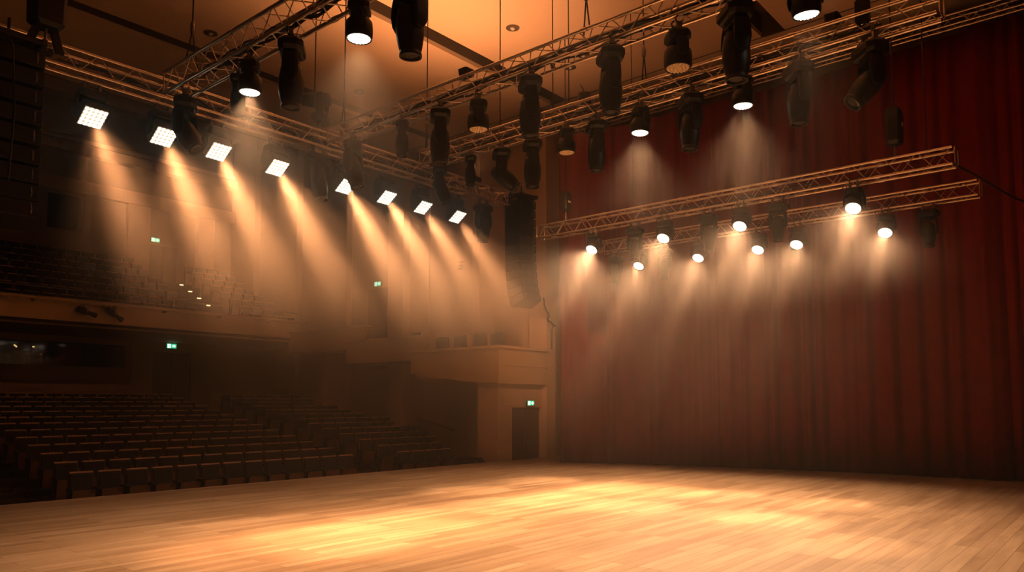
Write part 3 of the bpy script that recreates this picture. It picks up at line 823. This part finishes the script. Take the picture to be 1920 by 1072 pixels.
# stairs of the stalls aisle
m = MB()
for i in range(2 * ROWS):
    y = row_y(0) - .55 + .475 * i
    m.box(4.35, 5.45, y, y + .475, row_f(0) - .1, row_f(0) + .07 * (i + 1))
struct(m.build('stairs_aisle', M['carpet']))
# dark chairs and stands behind the parapet of the nearest box
for i, (x, y, lab) in enumerate(((17.1, 14.95, 'dark chair back behind the near box parapet, closest to the column'), (17.1, 15.65, 'dark chair back behind the near box parapet, second from the column'), (17.1, 16.5, 'dark chair back behind the near box parapet, third from the column'), (17.2, 17.4, 'dark chair back at the far end of the near box'), (17.7, 19.2, 'dark chair back behind the middle box parapet'))):
    z = 2.9 if y < 18 else 3.2
    m = MB(); m.layers([(.21, .03, .42), (.23, .04, .5), (.23, .04, .88), (.2, .03, .92)], .3); t = thing('box_chair', lab, 'chair', (x, y, z), 'chairs in the side boxes'); t.rotation_euler = (0, 0, -PI / 2 + .2)
    m.build('backrest', M['fabric'], t)
    m = MB(); m.layers([(.21, .21, .40), (.22, .22, .43), (.21, .21, .46)], .3, X=Matrix.Translation((0, -.22, 0))); m.build('seat', M['fabric'], t)
    for sx in (-.19, .19):
        for sy in (-.40, 0):
            m = MB(); m.tube([(sx, sy, 0), (sx, sy, .42)], .012, 6); m.build('leg', M['seatframe'], t)

# ------------------------------------------------------------------ balcony rail, its pipe, small spots, step lights, handrails
m = MB(); m.tube([(SX0, 25.62, 4.88), (17.6, 25.62, 4.88)], .05, 10)
t = tag(m.build('balcony_pipe', M['parapet']), 'long pipe running along the balcony front for hanging lights', 'pipe')
for x in range(-4, 18, 2):
    m = MB(); m.box(x - .03, x + .03, 25.62, 25.86, 4.78, 4.86); m.build('bracket', M['steel'], t)
m = MB(); m.tube([(SX0, 26.0, 5.28), (17.5, 26.0, 5.28)], .018, 8)
for x in range(-5, 18, 2): m.tube([(x, 26.0, 4.95), (x, 26.0, 5.28)], .014, 6)
tag(m.build('balcony_rail', M['steel']), 'thin metal handrail above the balcony front', 'handrail')
for i, (x, dx, lab) in enumerate(((9.45, .35, 'small black theatre lantern under the balcony pipe, further from the stage exit'), (10.3, .7, 'small black theatre lantern under the balcony pipe, with a white tag'))):
    t = thing('theatre_lantern', lab, 'stage light', (x, 25.62, 4.83), 'lanterns on the balcony pipe')
    X = Matrix.Translation((0, 0, -.26)) @ Matrix.Rotation(dx - .1, 4, 'Y') @ Matrix.Rotation(PI / 2, 4, 'Y') if i else Matrix.Translation((0, 0, -.26)) @ Matrix.Rotation(PI / 2 + .3, 4, 'Y')
    m = MB(); m.lathe([(.05, -.30), (.10, -.27), (.11, -.1), (.10, .02), (.065, .06), (.07, .22), (.085, .3), (.08, .31)], 16, X=X); m.build('barrel', M['black2'], t)
    m = MB(); m.box(-.02, .02, -.12, -.105, -.28, -.02); m.box(-.02, .02, .105, .12, -.28, -.02); m.box(-.02, .02, -.12, .12, -.03, -.01); m.tube([(0, 0, -.02), (0, 0, .06)], .015, 6); m.build('yoke', M['steel'], t)
    if i:
        m = MB(); m.box(.1, .13, -.125, -.11, -.3, -.26); m.build('tag', M['white'], t)
for i in range(4):
    k = 7 - i
    m = MB(); m.box(15.62, 15.78, bal_y(k) - .44, bal_y(k) - .40, bal_f(k) - .06, bal_f(k) - .02)
    tag(m.build('step_light', M['step']), 'tiny warm step light on the balcony stairs, %s from the top' % ORD[i], 'step light', 'step lights on the balcony stairs')
for i, (y0, z0, y1, z1) in enumerate(((21.2, 1.32, 18.5, .74), (17.6, .52, 16.9, .30))):
    t = thing('handrail', ('longer dark handrail sloping down the side wall of the stalls', 'short dark handrail on the pier close to the stage')[i], 'handrail', (18.85, y0, z0), 'handrails on the side wall')
    m = MB(); m.tube([(0, 0, 0), (0, y1 - y0, z1 - z0)], .03, 8); m.build('bar', M['door'], t)
    for f in (.15, .85):
        m = MB(); m.tube([(0, (y1 - y0) * f, (z1 - z0) * f), (.15, (y1 - y0) * f, (z1 - z0) * f - .06)], .012, 6); m.build('bracket', M['steel'], t)
# small device on the side wall
t = thing('wall_camera', 'small dark device fixed high on the side wall pilaster', 'camera', (18.6, 17.95, 6.42)); m = MB(); m.box(-.1, .05, -.07, .07, -.1, .04); m.build('housing', M['black'], t, bevel=.01); m = MB(); m.box(-.02, .05, -.12, .12, .14, .17); m.tube([(0, 0, .03), (0, 0, .15)], .015, 6); m.build('bracket', M['steel'], t)
# loudspeaker lump on the stalls floor beside the stage
t = thing('floor_speaker', 'dark loudspeaker standing on the stalls floor at the stage corner', 'loudspeaker', (15.95, 15.0, row_f(0)))
m = MB(); m.prism([(-.35, 0), (.35, 0), (.38, .5), (.2, .72), (-.25, .72), (-.38, .5)], 'y', -.3, .3); m.build('cabinet', M['black'], t, bevel=.05)
m = MB(); m.box(-.05, -.01, -.31, -.3, .6, .62); m.build('badge', M['white'], t)
# control booth lamps and desk behind the booth window
for i, (x, lab) in enumerate(((9.05, 'small slanted lit lamp inside the dark control booth'), (9.62, 'small round lit lamp inside the dark control booth'))):
    t = thing('desk_lamp', lab, 'lamp', (x, 30.75, 2.6), 'lamps in the control booth')
    m = MB(); m.lathe([(.07, 0), (.07, .02), (.012, .03), (.012, 1.1)], 10); m.build('stand', M['black2'], t)
    m = MB(); m.box(-.06 + .03 * i, .06 - .03 * i, -.03, .03, -.02, .02, X=Matrix.Translation((0, 0, 1.12)) @ Matrix.Rotation(.7 * (1 - i), 4, 'Y')); m.build('lamp_head', M['step'], t)
# flush ceiling fittings
for x, y, lab in ((13.84, 11.61, 'dark round ceiling fitting between the middle truss and the top edge'), (9.13, 17.63, 'dark round ceiling fitting above the corner truss end'), (13.82, 17.62, 'round ceiling fitting in the pale beam beside the upright moving head'), (16.55, 11.8, 'dark round ceiling fitting above the curtain corner'), (16.2, 11.1, 'small pale ceiling fitting close to the curtain corner')):
    t = thing('ceiling_fitting', lab, 'ceiling light', (x, y, PZ), 'ceiling fittings')
    m = MB(); m.lathe([(.17, -.012), (.17, .0)], 20); m.lathe([(.10, -.02), (.15, -.014), (.165, -.012)], 20, cap=False); m.build('trim_ring', M['void'], t)
    m = MB(); m.lathe([(.04, -.05), (.06, -.03), (.06, -.012)], 14); m.build('bulb', M['white'], t)

# ------------------------------------------------------------------ haze
m = MB(); m.box(SX0 - .2, 20.85, SY0 - .2, 34.2, -1.15, 15.55)
hz = m.build('haze', [])
hm = bpy.data.materials.new('stage_haze'); hm.use_nodes = True
nt = hm.node_tree; nt.nodes.remove(nt.nodes['Principled BSDF'])
vs = nt.nodes.new('ShaderNodeVolumeScatter')
vs.inputs['Color'].default_value = (1, .90, .80, 1)
vs.inputs['Density'].default_value = .012
vs.inputs['Anisotropy'].default_value = .55
# density: a thin base, a denser bank hanging under the long truss and one before the curtain, broken up by slow noise
N = nt.nodes; Lk = nt.links
def vmath(op, a, b=None, c=None):
    n = N.new('ShaderNodeMath'); n.operation = op
    for i, q in enumerate((a, b, c)):
        if q is None: continue
        if isinstance(q, (int, float)): n.inputs[i].default_value = q
        else: Lk.new(q, n.inputs[i])
    return n.outputs[0]
tc = N.new('ShaderNodeTexCoord')
def bank(c, r, amt):
    mp = N.new('ShaderNodeVectorMath'); mp.operation = 'SUBTRACT'; mp.inputs[1].default_value = c
    Lk.new(tc.outputs['Object'], mp.inputs[0])
    dv = N.new('ShaderNodeVectorMath'); dv.operation = 'DIVIDE'; dv.inputs[1].default_value = r
    Lk.new(mp.outputs[0], dv.inputs[0])
    ln = N.new('ShaderNodeVectorMath'); ln.operation = 'LENGTH'; Lk.new(dv.outputs[0], ln.inputs[0])
    mr = N.new('ShaderNodeMapRange'); mr.interpolation_type = 'SMOOTHSTEP'
    mr.inputs['From Min'].default_value = 1; mr.inputs['From Max'].default_value = .25
    mr.inputs['To Min'].default_value = 0; mr.inputs['To Max'].default_value = amt
    Lk.new(ln.outputs['Value'], mr.inputs['Value'])
    return mr.outputs['Result']
nz = N.new('ShaderNodeTexNoise'); nz.inputs['Scale'].default_value = .22; nz.inputs['Detail'].default_value = 1
Lk.new(tc.outputs['Object'], nz.inputs['Vector'])
rag = N.new('ShaderNodeMapRange'); rag.inputs['From Min'].default_value = .32; rag.inputs['From Max'].default_value = .68
rag.inputs['To Min'].default_value = .45; rag.inputs['To Max'].default_value = 1.5; Lk.new(nz.outputs['Fac'], rag.inputs['Value'])
den = vmath('ADD', bank((8.7, 11.0, 5.2), (8.4, 3.6, 3.2), .13), bank((14.9, 7.2, 5.2), (3.6, 8.2, 1.9), .045))
den = vmath('ADD', den, bank((11.5, 13.0, 3.6), (8.0, 6.5, 3.6), .019))
den = vmath('ADD', den, bank((10.9, 5.4, 6.0), (2.4, 3.6, 2.8), .03))
den = vmath('ADD', den, bank((5.6, 8.2, 6.0), (1.8, 3.4, 2.8), .022))
den = vmath('ADD', den, bank((14.8, 9.5, 2.6), (4.2, 6.5, 3.2), .016))
den = vmath('MULTIPLY', den, rag.outputs['Result'])
den = vmath('ADD', den, .0022)
Lk.new(den, vs.inputs['Density'])
nt.links.new(vs.outputs['Volume'], nt.nodes['Material Output'].inputs['Volume'])
hz.data.materials.append(hm)
tag(hz, 'thin warm stage haze filling the whole hall', 'haze', kind='stuff')

# ------------------------------------------------------------------ world, camera, view
w = bpy.data.worlds.new('dark'); sc.world = w; w.use_nodes = True
w.node_tree.nodes['Background'].inputs['Color'].default_value = (0, 0, 0, 1)
w.node_tree.nodes['Background'].inputs['Strength'].default_value = 0
cam = bpy.data.cameras.new('camera'); co = bpy.data.objects.new('camera', cam); col.objects.link(co)
co.location = (0, 0, 1.65)
yaw, tilt = math.radians(40.05), math.radians(4.386)
fwd = Vector((math.cos(yaw) * math.cos(tilt), math.sin(yaw) * math.cos(tilt), math.sin(tilt)))
co.rotation_euler = fwd.to_track_quat('-Z', 'Y').to_euler()
cam.sensor_width = 36; cam.lens = 36 * 1408.2 / 1920; cam.shift_y = 113.2 / 1920
cam.clip_end = 200; cam.clip_start = .05
sc.camera = co
sc.view_settings.view_transform = 'Standard'; sc.view_settings.look = 'None'
sc.view_settings.gamma = 1; sc.view_settings.exposure = 0.55
sc.view_settings.use_curve_mapping = False
cy = sc.cycles
hm.cycles.volume_step_rate = 1.0; cy.volume_max_steps = 256
cy.max_bounces = 4; cy.diffuse_bounces = 2; cy.glossy_bounces = 2; cy.transmission_bounces = 2; cy.volume_bounces = 0; cy.transparent_max_bounces = 4
cy.sample_clamp_indirect = 4; cy.caustics_reflective = False; cy.caustics_refractive = False
cy.use_adaptive_sampling = True; cy.adaptive_threshold = .06; cy.adaptive_min_samples = 16
cy.use_denoising = True; cy.use_light_tree = True
